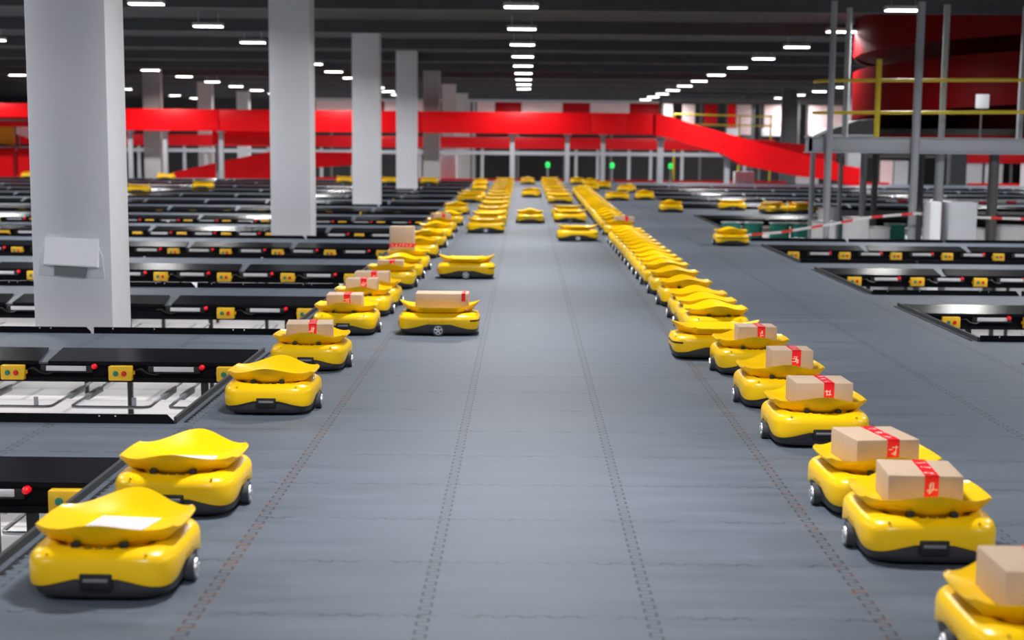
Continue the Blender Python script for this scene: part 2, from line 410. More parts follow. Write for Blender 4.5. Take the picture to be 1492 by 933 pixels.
view_left = lambda y: -(766/2500.)*y-1.6
rown_left = ['nearest', 'second nearest', 'third nearest', 'fourth nearest', 'fifth nearest', 'sixth nearest', 'seventh nearest', 'eighth nearest',
             'ninth nearest', 'tenth nearest', 'eleventh nearest', 'twelfth nearest', 'thirteenth nearest', 'farthest']
def control_boxes(side, rowname, b, xs, detail):
    x_end = LX if side < 0 else RX
    i = 0
    while True:
        x = x_end+((-.19-ST*i) if side < 0 else (.40+ST*i))
        if (side < 0 and x < xs+.3) or (side > 0 and x > xs-.3): break
        px = 766+x*2500/(b-.3)
        if px < -30 or px > 1530: break
        near = any(abs(x-cx) < .3 and cy < b for cx, cy in [(c[0], c[1]) for c in white_cols] if cy > b-2.7)
        i += 1
        if near: continue
        o = tag(link('control_box', sbox, None, (x, b-.31, -.108)),
                'yellow push-button box, %s from the aisle in the %s %s bay row' % (ORD[i] if i < len(ORD) else str(i), rowname, 'left' if side < 0 else 'right'),
                'switch box', 'yellow push-button boxes along the drop bays')
        if detail:
            link('green_button', btg, o, (-.028, -.061, 0)); link('red_button', btr, o, (.026, -.061, 0))
for k, (a, b) in enumerate(LHOLES):
    xs = max(view_left(b), -26)
    bay(-1, k, a, b, rown_left[k], xs, 2 if k < 4 else (1 if k < 7 else 0))
    if k < 11: control_boxes(-1, rown_left[k], b, xs, k < 6)
rown_right = ['nearest', 'second nearest', 'third nearest', 'fourth nearest', 'large cordoned', 'sixth nearest', 'seventh nearest', 'eighth nearest', 'ninth nearest', 'farthest']
for k, (a, b) in enumerate(RHOLES):
    xs = min((726/2500.)*b+2.2, 25)
    if k == 0: xs = RX+3
    bay(1, k, a, b, rown_right[k], xs, 2 if k < 3 else (1 if k < 4 else 0))
    if k not in (0, 4) and k < 8: control_boxes(1, rown_right[k], b, xs, k < 4)

# ------------------------------------------------------------------ sorting robot
HW, HL = .233, .295
def sring(hw, hl, n=72, p=5.0):
    out = []
    for k in range(n):
        t = 2*PI*(k+.5)/n; c, s = math.cos(t), math.sin(t)
        out.append((hw*math.copysign(abs(c)**(2/p), c), hl*math.copysign(abs(s)**(2/p), s)))
    return out
def wave(x, y):
    u, v = x/HW, y/HL
    fx = max(0, 1-abs(u)/.95); fy = max(0, 1-abs(v)/.95)
    wgt = abs(v)**6/(abs(v)**6+abs(u)**6+1e-9)       # 1 on front and rear faces, 0 on the sides
    front = .036*(.5-.5*math.cos(PI*fx)); side = .046*(.5-.5*math.cos(PI*fy))
    return .047+wgt*front+(1-wgt)*side
def ring3(sc, zf, n=72):
    return [(x*1., y*1., zf(x0, y0)) for (x, y), (x0, y0) in zip(sring(HW*sc[0], HL*sc[1], n), sring(HW, HL, n))]
def insets(d): return ((HW-d)/HW, (HL-d)/HL)
def shell_mesh(n):
    Z = lambda z: (lambda x, y: z)
    rings = [ring3(insets(.012), wave, n), ring3(insets(.002), lambda x, y: wave(x, y)+.001, n), ring3(insets(0), lambda x, y: wave(x, y)+.006, n)]
    rings += [ring3(insets(0), lambda x, y: .5*(wave(x, y)+.006)+.5*.115, n)]
    rings += [ring3(insets(d), Z(z), n) for d, z in ((.0, .115), (.002, .127), (.007, .138), (.015, .147), (.028, .1545), (.045, .160), (.062, .1625), (.074, .160), (.084, .15))]
    return MB().loft(rings).mesh('body_shell', 'yellow', 50)
def base_mesh(n):
    Z = lambda z: (lambda x, y: z)
    rings = [ring3(insets(d), Z(z), n) for d, z in ((.05, .012), (.03, .012), (.02, .018), (.012, .034))]
    rings += [ring3(insets(.009), lambda x, y: wave(x, y)-.004, n), ring3(insets(.011), lambda x, y: wave(x, y)+.006, n)]
    return MB().loft(rings).mesh('base_skirt', 'charcoal', 50)
TW, LS, LB = .226, .168, .127
def tray_mesh(nu, nv):
    bm = bmesh.new(); vs = {}
    def f(t, a=.62, p=1.35): return max(0, (t-a)/(1-a))**p
    for layer, dz in ((0, 0), (1, -.007)):
        for i in range(nu+1):
            u = -1+2*i/nu
            for j in range(nv+1):
                v = -1+2*j/nv
                bump = .5+.5*math.cos(PI*u)
                rc = 1-.075*(abs(u)*abs(v))**7
                ux, vy = u*rc, v*rc
                L = LS+LB*bump
                # sides bow slightly outward
                x = TW*ux*(1+.02*(1-v*v)); y = L*vy
                zs = .035*f(abs(u), .45, 1.35); zl = (.034+.038*bump**1.6)*f(abs(v), .50+.16*bump, 1.3)
                if layer:                                  # the underside stays flat longer, then climbs steeply to the rim
                    zs = .035*f(abs(u), .80, 1.0); zl = (.034+.038*bump**1.6)*f(abs(v), .78+.03*bump, 1.05)
                z = .172+(zs**3+zl**3)**(1/3)
                if layer:                                  # underside is drawn in a little so that the rim is thin
                    x *= 1-.012; y *= 1-.012; z += dz
                vs[layer, i, j] = bm.verts.new((x, y, z))
    for layer in (0, 1):
        for i in range(nu):
            for j in range(nv):
                q = [vs[layer, i, j], vs[layer, i+1, j], vs[layer, i+1, j+1], vs[layer, i, j+1]]
                bm.faces.new(q if layer == 0 else q[::-1])
    edge = [(i, 0) for i in range(nu)]+[(nu, j) for j in range(nv)]+[(i, nv) for i in range(nu, 0, -1)]+[(0, j) for j in range(nv, 0, -1)]
    for a, b in zip(edge, edge[1:]+edge[:1]):
        bm.faces.new((vs[0, a[0], a[1]], vs[1, a[0], a[1]], vs[1, b[0], b[1]], vs[0, b[0], b[1]]))
    m = MB(); m.bm.free(); m.bm = bm
    return m.mesh('tray', 'yellow', 60)
neckm = MB().loft([[(x, y, z) for x, y in sring(w, l, 40)] for w, l, z in ((.135, .17, .148), (.14, .175, .157), (.145, .18, .168), (.14, .175, .1715))]).mesh('neck', 'yellow', 50)
wheelm = MB().cyl((-.014, 0, 0), (.014, 0, 0), .043, 28).mesh('wheel', 'tyre', 40)
def hub_mesh():
    m = MB()
    n = 24; rings = []
    for k in range(n+1):
        t = 2*PI*k/n; c, q = math.cos(t), math.sin(t)
        rings.append([(.012, .025*c, .025*q), (.012, .033*c, .033*q), (.0195, .031*c, .031*q), (.0195, .026*c, .026*q)])
    m.loft(rings, False, False)
    m.cyl((.012, 0, 0), (.021, 0, 0), .013, 14)
    for k in range(5):
        t = 2*PI*k/5+.3
        m.cyl((.015, .006*math.cos(t), .006*math.sin(t)), (.0155, .028*math.cos(t), .028*math.sin(t)), .0062, 8)
    return m.mesh('hub', 'steel', 40)
hubm = hub_mesh()
clipm = MB().box(-.011, .011, -.016, .016, -.013, .013, .004).cyl((-.013, -.008, .004), (.013, -.008, .004), .008, 10).mesh('hinge_clip', 'black', 40)
ventm = MB().box(-.013, .013, -.004, .004, -.0015, .0015, .001).mesh('vent', 'black')
portm = MB().box(-.05, .05, -.016, .02, -.026, .024, .005).mesh('front_socket', 'black', 40)
gripm = MB().box(-.038, .038, -.007, .004, -.006, .006, .003).mesh('grip', 'gripgrey', 40)
def slot_mesh():
    m = MB(); n = 72; pts = [(x, y) for x, y in sring(HW+.0012, HL+.0012, n)]
    sel = [p for p in pts if p[1] > .225]
    sel.sort(key=lambda p: math.atan2(p[1]-.0, p[0]))
    inn = [(x*.985, y*.985) for x, y in sel]
    rings = [[(a[0], a[1], .106), (a[0], a[1], .117), (c[0], c[1], .117), (c[0], c[1], .106)] for a, c in zip(sel, inn)]
    return m.loft(rings).mesh('sensor_slot', 'black')
slotm = slot_mesh()
def marking_mesh(s):
    m = MB()
    x = s*(HW+.0002)
    def q(y0, y1, z0, z1): m.box(min(x, x+s*.0008), max(x, x+s*.0008), y0, y1, z0, z1)
    q(-.075, -.069, .093, .109); q(-.069, -.058, .093, .097)
    for k in range(6):
        y = -.048+k*.017
        q(y, y+.003, .093, .105); q(y+.003, y+.011, .101 if k % 2 else .093, .105 if k % 2 else .097)
        if k % 3 == 1: q(y+.009, y+.012, .093, .105)
    return m.mesh('side_marking', 'mark')
markm = [marking_mesh(-1), marking_mesh(1)]
capm = MB()
for sx in (-1, 1):
    for sy in (-1, 1):
        capm.box(sx*.15-.004, sx*.15+.004, sy*(HL-.024)-.008, sy*(HL-.024)+.008, .146, .1535, .001)
capm = capm.mesh('screw_caps', 'capyel')
SHELL, BASE, TRAY = shell_mesh(72), base_mesh(72), tray_mesh(36, 28)

def robot(x, y, deg, label, group, detail):
    o = tag(link('sorting_robot', None, None, (x, y, 0), math.radians(deg)), label, 'robot', group)
    link('base_skirt', BASE, o); link('body_shell', SHELL, o); 
    t = link('tray', TRAY, o)
    link('neck', neckm, o)
    for s in (-1, 1):
        w = link('wheel', wheelm, o, (s*.234, 0, .043), 0 if s > 0 else PI)
        if detail >= 1: link('hub', hubm, w)
    if detail >= 1:
        link('sensor_slot', slotm, o)
        h = link('front_socket', portm, o, (0, -.284, .07))
        link('grip_bar', gripm, h, (0, -.014, .004))
    if detail >= 2:
        for s in (-1, 1): link('hinge_clip', clipm, o, (s*.074, -.226, .166))
        for k in (-1, 0, 1): link('vent_slot', ventm, o, (k*.033, -HL+.05, .1615))
        link('side_marking', markm[0], o); link('side_marking', markm[1], o); link('screw_caps', capm, o)
    return o, t

def parcel(x, y, z, w, d, h, deg, label, group, tape='y', prints=True, seed=0):
    bx = MB().box(-w/2, w/2, -d/2, d/2, 0, h, .006, 2)
    o = tag(link('parcel', bx.mesh('parcel', 'card', 40), None, (x, y, z), math.radians(deg)), label, 'parcel', group)
    e = .0012; tw = .024
    t = MB()
    if tape == 'y':                                             # over the top and down both ends
        c = .02
        t.box(c-tw, c+tw, -d/2-e, d/2+e, h-.004, h+e); t.box(c-tw, c+tw, -d/2-e, -d/2+.004, 0.002, h); t.box(c-tw, c+tw, d/2-.004, d/2+e, 0.002, h)
    elif tape == 'band':                                        # level band round the sides
        t.box(-w/2-e, w/2+e, -d/2-e, d/2+e, h*.27, h*.40)
    else:                                                       # near the right-hand end
        c = w/2-.035
        t.box(c-tw*.6, c+tw*.6, -d/2-e, d/2+e, h-.004, h+e); t.box(c-tw*.6, c+tw*.6, -d/2-e, -d/2+.004, h*.55, h); t.box(w/2-.004, w/2+e, -.05, .05, h*.4, h*.9)
    to = link('tape', t.mesh('tape', 'tape'), o)
    if prints and tape != 'end':
        p = MB(); rnd = random.Random(seed)
        def glyph(put, cx, cy, sz):
            for q in range(7):
                a = rnd.uniform(-.5, .5)*sz; b = rnd.uniform(-.5, .5)*sz; l = rnd.uniform(.25, .5)*sz; th = sz*.07
                if q % 2: put(cx+a-l, cx+a+l, cy+b-th, cy+b+th)
                else: put(cx+a-th, cx+a+th, cy+b-l, cy+b+l)
        if tape == 'y':
            for yy in (-d*.32, d*.0, d*.3):
                glyph(lambda a, b, u, v: p.box(max(a, c-tw), min(b, c+tw), yy+u, yy+v, h, h+e*1.6), c, 0, .026) if True else None
            glyph(lambda a, b, u, v: p.box(max(a, c-tw), min(b, c+tw), -d/2-e*1.6, -d/2, max(.01, u), min(h-.004, v)), c, h*.62, .026)
        else:
            for q in range(6):
                glyph(lambda a, b, u, v: p.box(a, b, -d/2-e*1.6, -d/2, u, v), -w/2+.03+q*.04, h*.335, .022)
        link('tape_print', p.mesh('tape_print', 'print'), to)
    return o

TZ = .1745
def queue(lst, group, sidename, first=1):
    pass

# left queue, from the camera
left = [(-1.29, 5.34, 0, 0), (-1.305, 6.52, 0, 0), (-1.312, 8.94, 0, 0), (-1.32, 10.63, -1, 1), (-1.305, 12.60, 0, 1), (-1.31, 13.97, 0, 1), (-1.29, 14.70, 0, 1),
        (-1.28, 16.56, 0, 1), (-1.275, 17.62, 2, 0), (-1.275, 18.80, 0, 2), (-1.28, 20.90, 3, 0), (-1.28, 22.80, -4, 0), (-1.285, 24.88, 3, 0), (-1.29, 26.65, 0, 1),
        (-1.275, 28.85, -3, 0), (-1.32, 33.25, 0, 0), (-1.30, 49.0, 0, 0), (-1.417, 54.8, 0, 0)]
GL = 'robots in the left-hand queue'
PGRP = 'taped parcels on the robots'
for i, (x, y, deg, ld) in enumerate(left, 1):
    what = {0: 'with an empty tray', 1: 'carrying a parcel', 2: 'carrying a tall parcel'}[ld]
    if i in (1, 2): what = 'with white sheet in tray'
    r, t = robot(x, y, deg, 'yellow sorting robot %s, %s from the camera in the left queue' % (what, ORD[i]), GL, 2 if y < 16 else (1 if y < 30 else 0))
    if i == 1:
        s = link('label_sheet', MB().prism([(-.125, -.13), (.07, -.16), (.115, .135), (-.085, .165)], 'z', .1726, .1736).mesh('sheet', 'sheet'), t); s['label'] = 'white paper sheet'
    if i == 2:
        s = link('label_sheet', MB().prism([(-.095, -.17), (.10, -.17), (.115, .075), (-.085, .085)], 'z', .1726, .1736).mesh('sheet', 'sheet'), t); s['label'] = 'white paper sheet'
    if ld == 1:
        w, d, h, yaw = {4: (.285, .27, .105, 5), 5: (.26, .24, .11, 2), 6: (.255, .2, .115, 0), 7: (.29, .22, .115, 0), 8: (.245, .22, .085, 0), 14: (.28, .24, .11, 14)}[i]
        parcel(x-.01, y-.01, TZ, w, d, h, yaw, 'brown parcel with red tape on the %s robot of the left queue' % ORD[i], PGRP, 'y', y < 18, i)
    if ld == 2:
        parcel(x-.06, y-.02, TZ, .265, .22, .30, 0, 'tall upright brown parcel with a level red band, on the tenth left-queue robot', PGRP, 'band', True, i)

# right queue
right = [(1.41, 4.57, 0, 1), (1.385, 5.90, -1, 1), (1.385, 6.62, 2, 1), (1.395, 8.14, 0, 1), (1.40, 9.31, 0, 1), (1.41, 10.63, 0, 1), (1.265, 11.34, 91, 0)]
fr = [12.37, 13.02, 13.64, 14.79, 15.93, 16.93, 17.6, 18.24, 18.97, 19.66, 20.38, 21.07, 21.73, 22.42, 23.2, 23.9]
right += [(1.405, f_+.21, 0, 0) for f_ in fr]
right += [(1.43, 26.3, 0, 1)]
right += [(1.43+.004*k, 27.6+1.05*k, 0, 0) for k in range(19)]
GR = 'robots in the right-hand queue'
for i, (x, y, deg, ld) in enumerate(right, 1):
    what = 'carrying a taped parcel' if ld else 'with an empty tray'
    if i == 7: what = 'turned sideways and empty'
    r, t = robot(x, y, deg, 'yellow sorting robot %s, %s from the camera in the right queue' % (what, ORD[i]), GR, 2 if y < 16 else (1 if y < 27 else 0))
    if ld:
        w, d, h, yaw, ox = {1: (.26, .3, .115, 0, .0), 2: (.255, .3, .112, -3.6, .0), 3: (.25, .31, .112, 8.4, -.01), 4: (.27, .27, .115, 2, .02), 5: (.225, .22, .125, 1, .05), 6: (.235, .22, .11, 1, .03),
                            24: (.28, .26, .11, 6, .08)}[i]
        parcel(x+ox, y, TZ, w, d, h, yaw, 'brown parcel with red tape on the %s robot of the right queue' % ORD[i], PGRP, 'y', y < 18, 40+i)

# centre-left column of robots seen side-on
GS = 'side-on robots left of the middle lane'
ss = [(-.62, 12.59), (-.60, 17.80), (-.60, 26.70)]+[(-.60-.006*k, 29.1+2.55*k) for k in range(12)]
for i, (x, y) in enumerate(ss, 1):
    robot(x, y, -90, 'yellow sorting robot seen side-on, %s from the camera, left of the middle lane' % ORD[i], GS, 2 if y < 16 else (1 if y < 30 else 0))
parcel(-.60, 12.59, TZ, .385, .25, .125, 0, 'long plain brown parcel on the nearest side-on robot left of the middle lane', PGRP, 'end', False)
GT = 'side-on robots right of the middle lane'
tt = [(.756, 24.73), (.79, 30.35), (.79, 32.6), (.80, 39.7), (.80, 43.0), (.80, 46.2), (.81, 49.4), (.81, 52.6), (.82, 55.6), (.82, 58.4)]
for i, (x, y) in enumerate(tt, 1):
    robot(x, y, -90, 'yellow sorting robot seen side-on, %s from the camera, right of the middle lane' % ORD[i], GT, 1 if y < 30 else 0)
GC = 'robots driving along the middle lane'
for i, (x, y, deg) in enumerate([(.09, 30.0, 180), (.16, 43.9, 170), (.08, 57.2, 180)]):
    robot(x, y, deg, 'empty yellow sorting robot in the middle lane, %s of three' % ['nearest', 'second', 'farthest'][i], GC, 1 if y < 31 else 0)
loose = [(2.865, 23.98, 180, 'lone yellow robot beside the corner of the nearest right-hand bays, seen from behind'),
         (2.976, 35.3, 180, 'lone yellow robot on the right of the aisle, seen from behind, before the far bays'),
         (2.94, 42.65, 180, 'yellow robot at the right edge of the far robot cluster, seen from behind'),
         (2.23, 41.95, -90, 'yellow robot seen side-on just left of the far cluster edge robot'),
         (2.867, 48.9, 160, 'yellow robot turned slightly at the back of the far right cluster'),
         (2.35, 52.3, 0, 'small yellow robot deep in the far right cluster'),
         (1.9, 50.2, 0, 'yellow robot beside the far end of the right queue'),
         (2.1, 56.0, 0, 'yellow robot at the far end right of the right queue'),
         (1.72, 57.6, 0, 'farthest yellow robot beside the end of the right queue'),
         (-1.27, 39.65, -90, 'yellow robot seen side-on across the far left queue, nearer one'),
         (-1.25, 41.9, -90, 'yellow robot seen side-on across the far left queue, farther one'),
         (4.376, 36.6, -90, 'yellow robot seen side-on on the far right crossing, leftmost of three'),
         (5.02, 35.0, 20, 'yellow robot with a brown parcel on the far right crossing, middle of three'),
         (5.6, 35.15, -82, 'yellow robot with a brown parcel on the far right crossing, rightmost of three'),
         (-9.94, 44.42, -90, 'yellow robot crossing between far left bays, left of the pair'),
         (-9.0, 48.3, -90, 'yellow robot crossing between far left bays, right of the pair'),
         (-12.3, 59.2, -90, 'small yellow robot behind the pair on the far left'),
         (-17.0, 59.2, 0, 'yellow robot at the far left edge under the yellow banner'),
         (-3.13, 56.4, -90, 'small yellow robot just right of the fourth white column'),
         (-5.87, 56.5, -90, 'small yellow robot just left of the third white column'),
         (-4.36, 56.2, -90, 'small yellow robot between the third and fourth white columns')]
for x, y, deg, l in loose:
    robot(x, y, deg, l, 'scattered robots away from the queues', 1 if y < 30 else 0)
parcel(5.02, 35.0, TZ, .26, .3, .07, 20, 'flat brown parcel on the middle robot of the far right crossing', PGRP, 'end', False)
parcel(5.6, 35.15, TZ, .3, .26, .06, 8, 'flat brown parcel on the rightmost robot of the far right crossing', PGRP, 'end', False)

# ------------------------------------------------------------------ red conveyor, descending chute, structures at the back
def posts(root, xs, y, z1, w=.13, mname='postlight', z0=LOW):
    me = MB().box(-w/2, w/2, -w/2, w/2, z0, z1-.04).box(-w*.8, w*.8, -w*.8, w*.8, z1-.05, z1).mesh('post', mname)
    for x in xs: link('post', me, root, (x, y, 0))
cv = tag(link('red_conveyor', None, None, (-4, 60.4, 0)), 'long bright red raised conveyor across the back with a chute dropping at right', 'conveyor')
def part(name, me, parent=cv): return link(name, me, parent, tuple(-v for v in parent.location))
for x0, x1 in [(-16.9, -14.05), (-14.0, -10.62), (-10.58, -3.62), (-3.58, 2.24), (2.26, 3.46), (3.48, 4.47)]:
    d = .03 if x1 < -14 else 0
    part('side_panel', MB().box(x0, x1, 60.0, 60.06, 1.66+d, 2.40+d, .012).mesh('side_panel', 'red', 40))
part('side_panel', MB().box(-27, -16.95, 60.0, 60.06, 2.07, 2.55, .012).mesh('side_panel', 'red', 40))
part('far_panel', MB().box(-27, 4.47, 60.84, 60.9, 1.75, 2.40, .012).mesh('far_panel', 'red', 40))
part('belt', MB().box(-27, 4.47, 60.06, 60.84, 1.95, 2.0).mesh('belt', 'belt'))
ch = [(4.46, 2.40), (5.0, 2.29), (5.53, 2.11), (6.95, 1.72), (9.34, 1.11), (10.82, .75), (10.82, .15), (10.56, .18), (9.49, .29), (7.46, .66), (6.74, 1.06), (5.54, 1.38), (5.0, 1.55), (4.47, 1.65)]
part('chute_side', MB().prism(ch, 'y', 59.9, 60.02).mesh('chute_side', 'red'))
part('chute_side', MB().prism(ch, 'y', 60.9, 61.0).mesh('chute_side', 'red'))
bed = [(4.47, 1.75), (5.54, 1.48), (6.95, 1.15), (9.49, .42), (10.7, .28), (10.7, .22), (9.49, .36), (6.95, 1.09), (5.54, 1.42), (4.47, 1.69)]
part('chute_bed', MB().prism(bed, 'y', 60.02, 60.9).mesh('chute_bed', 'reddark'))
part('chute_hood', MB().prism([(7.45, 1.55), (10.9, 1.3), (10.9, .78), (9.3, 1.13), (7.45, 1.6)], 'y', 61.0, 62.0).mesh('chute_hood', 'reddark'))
part('chute_lip', MB().prism([(11.0, .68), (11.55, .6), (11.55, -.05), (11.0, .05)], 'y', 59.9, 61.0).mesh('chute_lip', 'red'))
posts(cv, [], 0, 0)
pm = MB().box(-.075, .075, -.075, .075, LOW, 1.62).box(-.14, .14, -.09, .09, 1.6, 1.66).mesh('post', 'postlight')
for x in (-13.77, -12.55, -10.6, -.47, 1.45, 2.69): part('post', pm).location = (x+4, -.0, 0)
pm2 = MB().box(-.1, .1, -.09, .09, LOW, 1.5).box(-.16, .16, -.1, .1, 1.46, 1.56).mesh('post', 'postlight')
part('post', pm2).location = (4.68+4, -.1, 0)
pm3 = MB().box(-.09, .09, -.09, .09, LOW, .95).box(-.15, .15, -.1, .1, .9, 1.0).mesh('post', 'postlight')
part('post', pm3).location = (7.0+4, -.1, 0)

c2 = tag(link('rear_conveyor', None, None, (-3, 72, 0)), 'red second conveyor, coloured dark for shade, on grey legs behind the bright red one', 'conveyor')
def part2(n, me): return part(n, me, c2)
part2('side_panel', MB().box(-27, 10.3, 72, 72.06, 1.10, 1.57, .01).mesh('side_panel', 'reddark', 40))  # the darker red stands in for shade on this panel
part2('belt', MB().box(-27, 10.3, 72.06, 73.0, 1.3, 1.34).mesh('belt', 'belt'))
part2('support_beam', MB().box(-27, 8.4, 72, 72.1, .84, .99).mesh('beam', 'polegrey'))
lm = MB().box(-.06, .06, -.06, .06, LOW, 1.1).mesh('leg', 'polegrey')
x = -18
rr = random.Random(5)
while x < 10:
    part2('leg', lm).location = (x+3, .12, 0); x += rr.choice((.9, 1.3, 1.9, 2.6))
lc = tag(link('inclined_chute', None, None, (-11, 63.2, 0)), 'low red chute rising to the right under the left end of the conveyor', 'chute')
part('side_panel', MB().prism([(-13.9, -.4), (-12.8, .18), (-11.2, .55), (-10.4, .72), (-9.3, .95), (-5.5, .95), (-5.5, .55), (-8.2, .35), (-8.6, -.4)], 'y', 63.1, 63.2).mesh('panel', 'red'), lc)
part('bed', MB().prism([(-13.9, -.5), (-11.2, .3), (-9.3, .6), (-5.5, .6), (-5.5, .5), (-9.3, .5), (-13.9, -.6)], 'y', 63.2, 64.2).mesh('bed', 'reddark'), lc)
up = tag(link('upper_chute', None, None, (-9.5, 61.5, 0)), 'red box-like chute segment hanging below the conveyor left of the second white column', 'chute')
part('panel', MB().box(-11.1, -8.0, 61.4, 61.5, 1.2, 1.72, .01).mesh('panel', 'red', 40), up)
for xx in (-11.0, -8.2): part('bracket', MB().box(xx, xx+.1, 61.5, 61.6, LOW, 1.3).mesh('bracket', 'polegrey'), up)
for x0, x1, l in [(-26, -15.3, 'low red guard along the far left platform edge'), (-8.4, -4.2, 'low red guard between the white columns at the far edge'),
                  (-3.9, -.1, 'low red guard at the far end, left of the middle lane'), (1.15, 9.4, 'low red guard at the far end, right of the middle lane'),
                  (11.6, 13.1, 'short low red guard beneath the steel deck, left one'), (15.9, 17.8, 'low red guard right of the dark column beneath the deck'), (18.3, 22, 'low red guard at the far right edge')]:
    g = tag(link('red_guard', None, None, ((x0+x1)/2, 62.5, LOW)), l, 'guard', 'low red guards along the far edge')
    part('panel', MB().box(x0, x1, 62.4, 62.45, LOW+.9, .06).mesh('panel', 'red'), g)
    gp = MB()
    for xx in (x0+.1, (x0+x1)/2, x1-.1): gp.box(xx-.04, xx+.04, 62.45, 62.53, LOW, .0)
    part('frame', gp.mesh('frame', 'poledark'), g)

# screen of red and pale panels over the rear conveyor
sc = tag(link('panel_screen', None, None, (0, 78, 0)), 'row of pale pink and red panels standing behind the red conveyor', 'screen')
for x0, x1, mm in [(-11.0, -9.5, 'reddark'), (-9.42, -7.8, 'pale'), (-7.75, -6.4, 'reddark'), (-6.35, -5.2, 'pale'), (-5.1, -4.4, 'pale'), (-2.2, -1.4, 'pale'), (-1.37, -.22, 'reddark'), (-.2, 1.63, 'pale'), (1.65, 2.83, 'reddark'), (2.87, 4.63, 'pale'), (4.65, 5.95, 'reddark')]:
    part('panel', MB().box(x0, x1, 78, 78.05, 2.45, 3.12, .01).mesh('panel', mm, 40), sc)
part('top_rail', MB().box(-11.0, 5.95, 77.98, 78.1, 3.13, 3.24).mesh('rail', 'postlight'), sc)
fr_ = MB()
for k in range(9): fr_.box(-10.9+k*2.1, -10.8+k*2.1, 78.06, 78.16, LOW, 3.15)
part('frame', fr_.mesh('frame', 'poledark'), sc)
sc2 = tag(link('panel_screen', None, None, (10, 82, 0)), 'tall pale and red panels behind the descending chute, left of the steel deck', 'screen')
for x0, x1, z0, mm in [(6.5, 6.9, 2.1, 'pale'), (7.35, 7.95, 2.1, 'pale'), (8.4, 9.0, 2.2, 'reddark'), (9.5, 9.85, 1.9, 'red'), (9.9, 10.6, 1.8, 'pale'), (11.2, 12.0, 1.9, 'pale'), (12.05, 12.7, 1.9, 'red'), (13.3, 15.0, 1.8, 'pale'), (15.05, 15.35, 2.0, 'red')]:
    part('panel', MB().box(x0, x1, 82, 82.05, z0, 3.2, .01).mesh('panel', mm, 40), sc2)
for x0, x1 in [(9.45, 10.1), (11.1, 12.2), (13.4, 14.6)]:
    part('white_board', MB().box(x0, x1, 81.9, 81.96, 1.75, 2.12, .02).mesh('board', 'white', 40), sc2)
fr_ = MB()
for xx in (6.4, 8.2, 9.4, 11.0, 12.8, 13.2, 15.4): fr_.box(xx, xx+.1, 82.06, 82.16, LOW, 3.3)
fr_.box(6.4, 15.5, 82.06, 82.16, 3.25, 3.45)
part('frame', fr_.mesh('frame', 'poledark'), sc2)
sc3 = tag(link('panel_screen', None, None, (16, 68, LOW)), 'pale grey upright panels far behind, seen beneath the steel deck', 'screen')
for x0, x1, mm in [(10.6, 11.5, 'galv'), (13.9, 14.4, 'pale'), (14.45, 15.0, 'postlight'), (17.0, 17.9, 'postlight'), (18.0, 18.7, 'postlight'), (19.4, 19.9, 'white')]:
    part('panel', MB().box(x0, x1, 68, 68.05, -.3, .78, .01).mesh('panel', mm, 40), sc3)
part('top_panel', MB().box(16.9, 22, 67.9, 67.95, .72, 1.1, .01).mesh('panel', 'reddark', 40), sc3)
fr_ = MB()
for xx in (10.5, 13.8, 15.1, 16.9, 19.0, 20.0): fr_.box(xx, xx+.08, 68.05, 68.12, LOW, 1.0)
fr_.box(10.5, 22, 68.05, 68.12, .9, 1.0)
part('frame', fr_.mesh('frame', 'poledark'), sc3)
yr = tag(link('guard_rail', None, None, (8, 75, 0)), 'thin yellow guard rail in front of the pale panels over the descending chute', 'guard rail')
part('rail', MB().tube([(6.4, 75, 2.62), (10.6, 75, 2.55)], .035).tube([(6.4, 75, 2.2), (10.6, 75, 2.15)], .035).mesh('rail', 'railyel', 50), yr)
for xx in (6.4, 9.2, 10.55): part('post', MB().cyl((xx, 75, LOW), (xx, 75, 2.62), .04).mesh('post', 'railyel', 50), yr)

# cabinets at the back, banner panels, signal lamps
def cabinet(x0, x1, y, z0, z1, label, mname='white'):
    o = tag(link('cabinet', None, None, ((x0+x1)/2, y, LOW)), label, 'cabinet')
    part('body', MB().box(x0, x1, y, y+.5, z0, z1, .01).mesh('body', mname, 40), o)
    part('door', MB().box(x0+.03, x1-.03, y-.012, y, z0+.06, z1-.04, .004).mesh('door', mname, 40), o)
    part('handle', MB().box(x1-.1, x1-.075, y-.03, y-.012, (z0+z1)/2-.08, (z0+z1)/2+.08, .004).mesh('handle', 'polegrey'), o)
cabinet(-13.55, -13.03, 62.0, LOW, .94, 'white cabinet between grey posts under the left red conveyor')
cabinet(-3.09, -2.51, 63.0, LOW, .86, 'white cabinet right of the fourth white column at the far end')
cabinet(7.47, 8.17, 61.8, LOW, .40, 'white cabinet beneath the lower end of the red chute')
cabinet(6.33, 6.5, 27.0, LOW, .52, 'narrow white cabinet standing in the cordoned opening under the deck')
cabinet(6.62, 7.06, 27.0, LOW, .52, 'wide pale grey cabinet standing in the cordoned opening under the deck', 'postlight')
for x0, x1, z0, z1, mm, l in [(-22, -18.3, 1.1, 2.06, 'yelpanel', 'yellow banner panel hanging at the far left edge'), (-18.22, -17.2, 1.15, 2.06, 'white', 'white banner panel right of the yellow one')]:
    o = tag(link('banner_panel', None, None, ((x0+x1)/2, 62, LOW)), l, 'banner')
    part('face', MB().prism([(x0, z0+.35), (x1, z0), (x1, z1), (x0, z1)], 'y', 62, 62.04).mesh('face', mm), o)
    part('frame', MB().box(x0, x0+.08, 62.04, 62.12, LOW, z1).box(x1-.08, x1, 62.04, 62.12, LOW, z1).mesh('frame', 'poledark'), o)
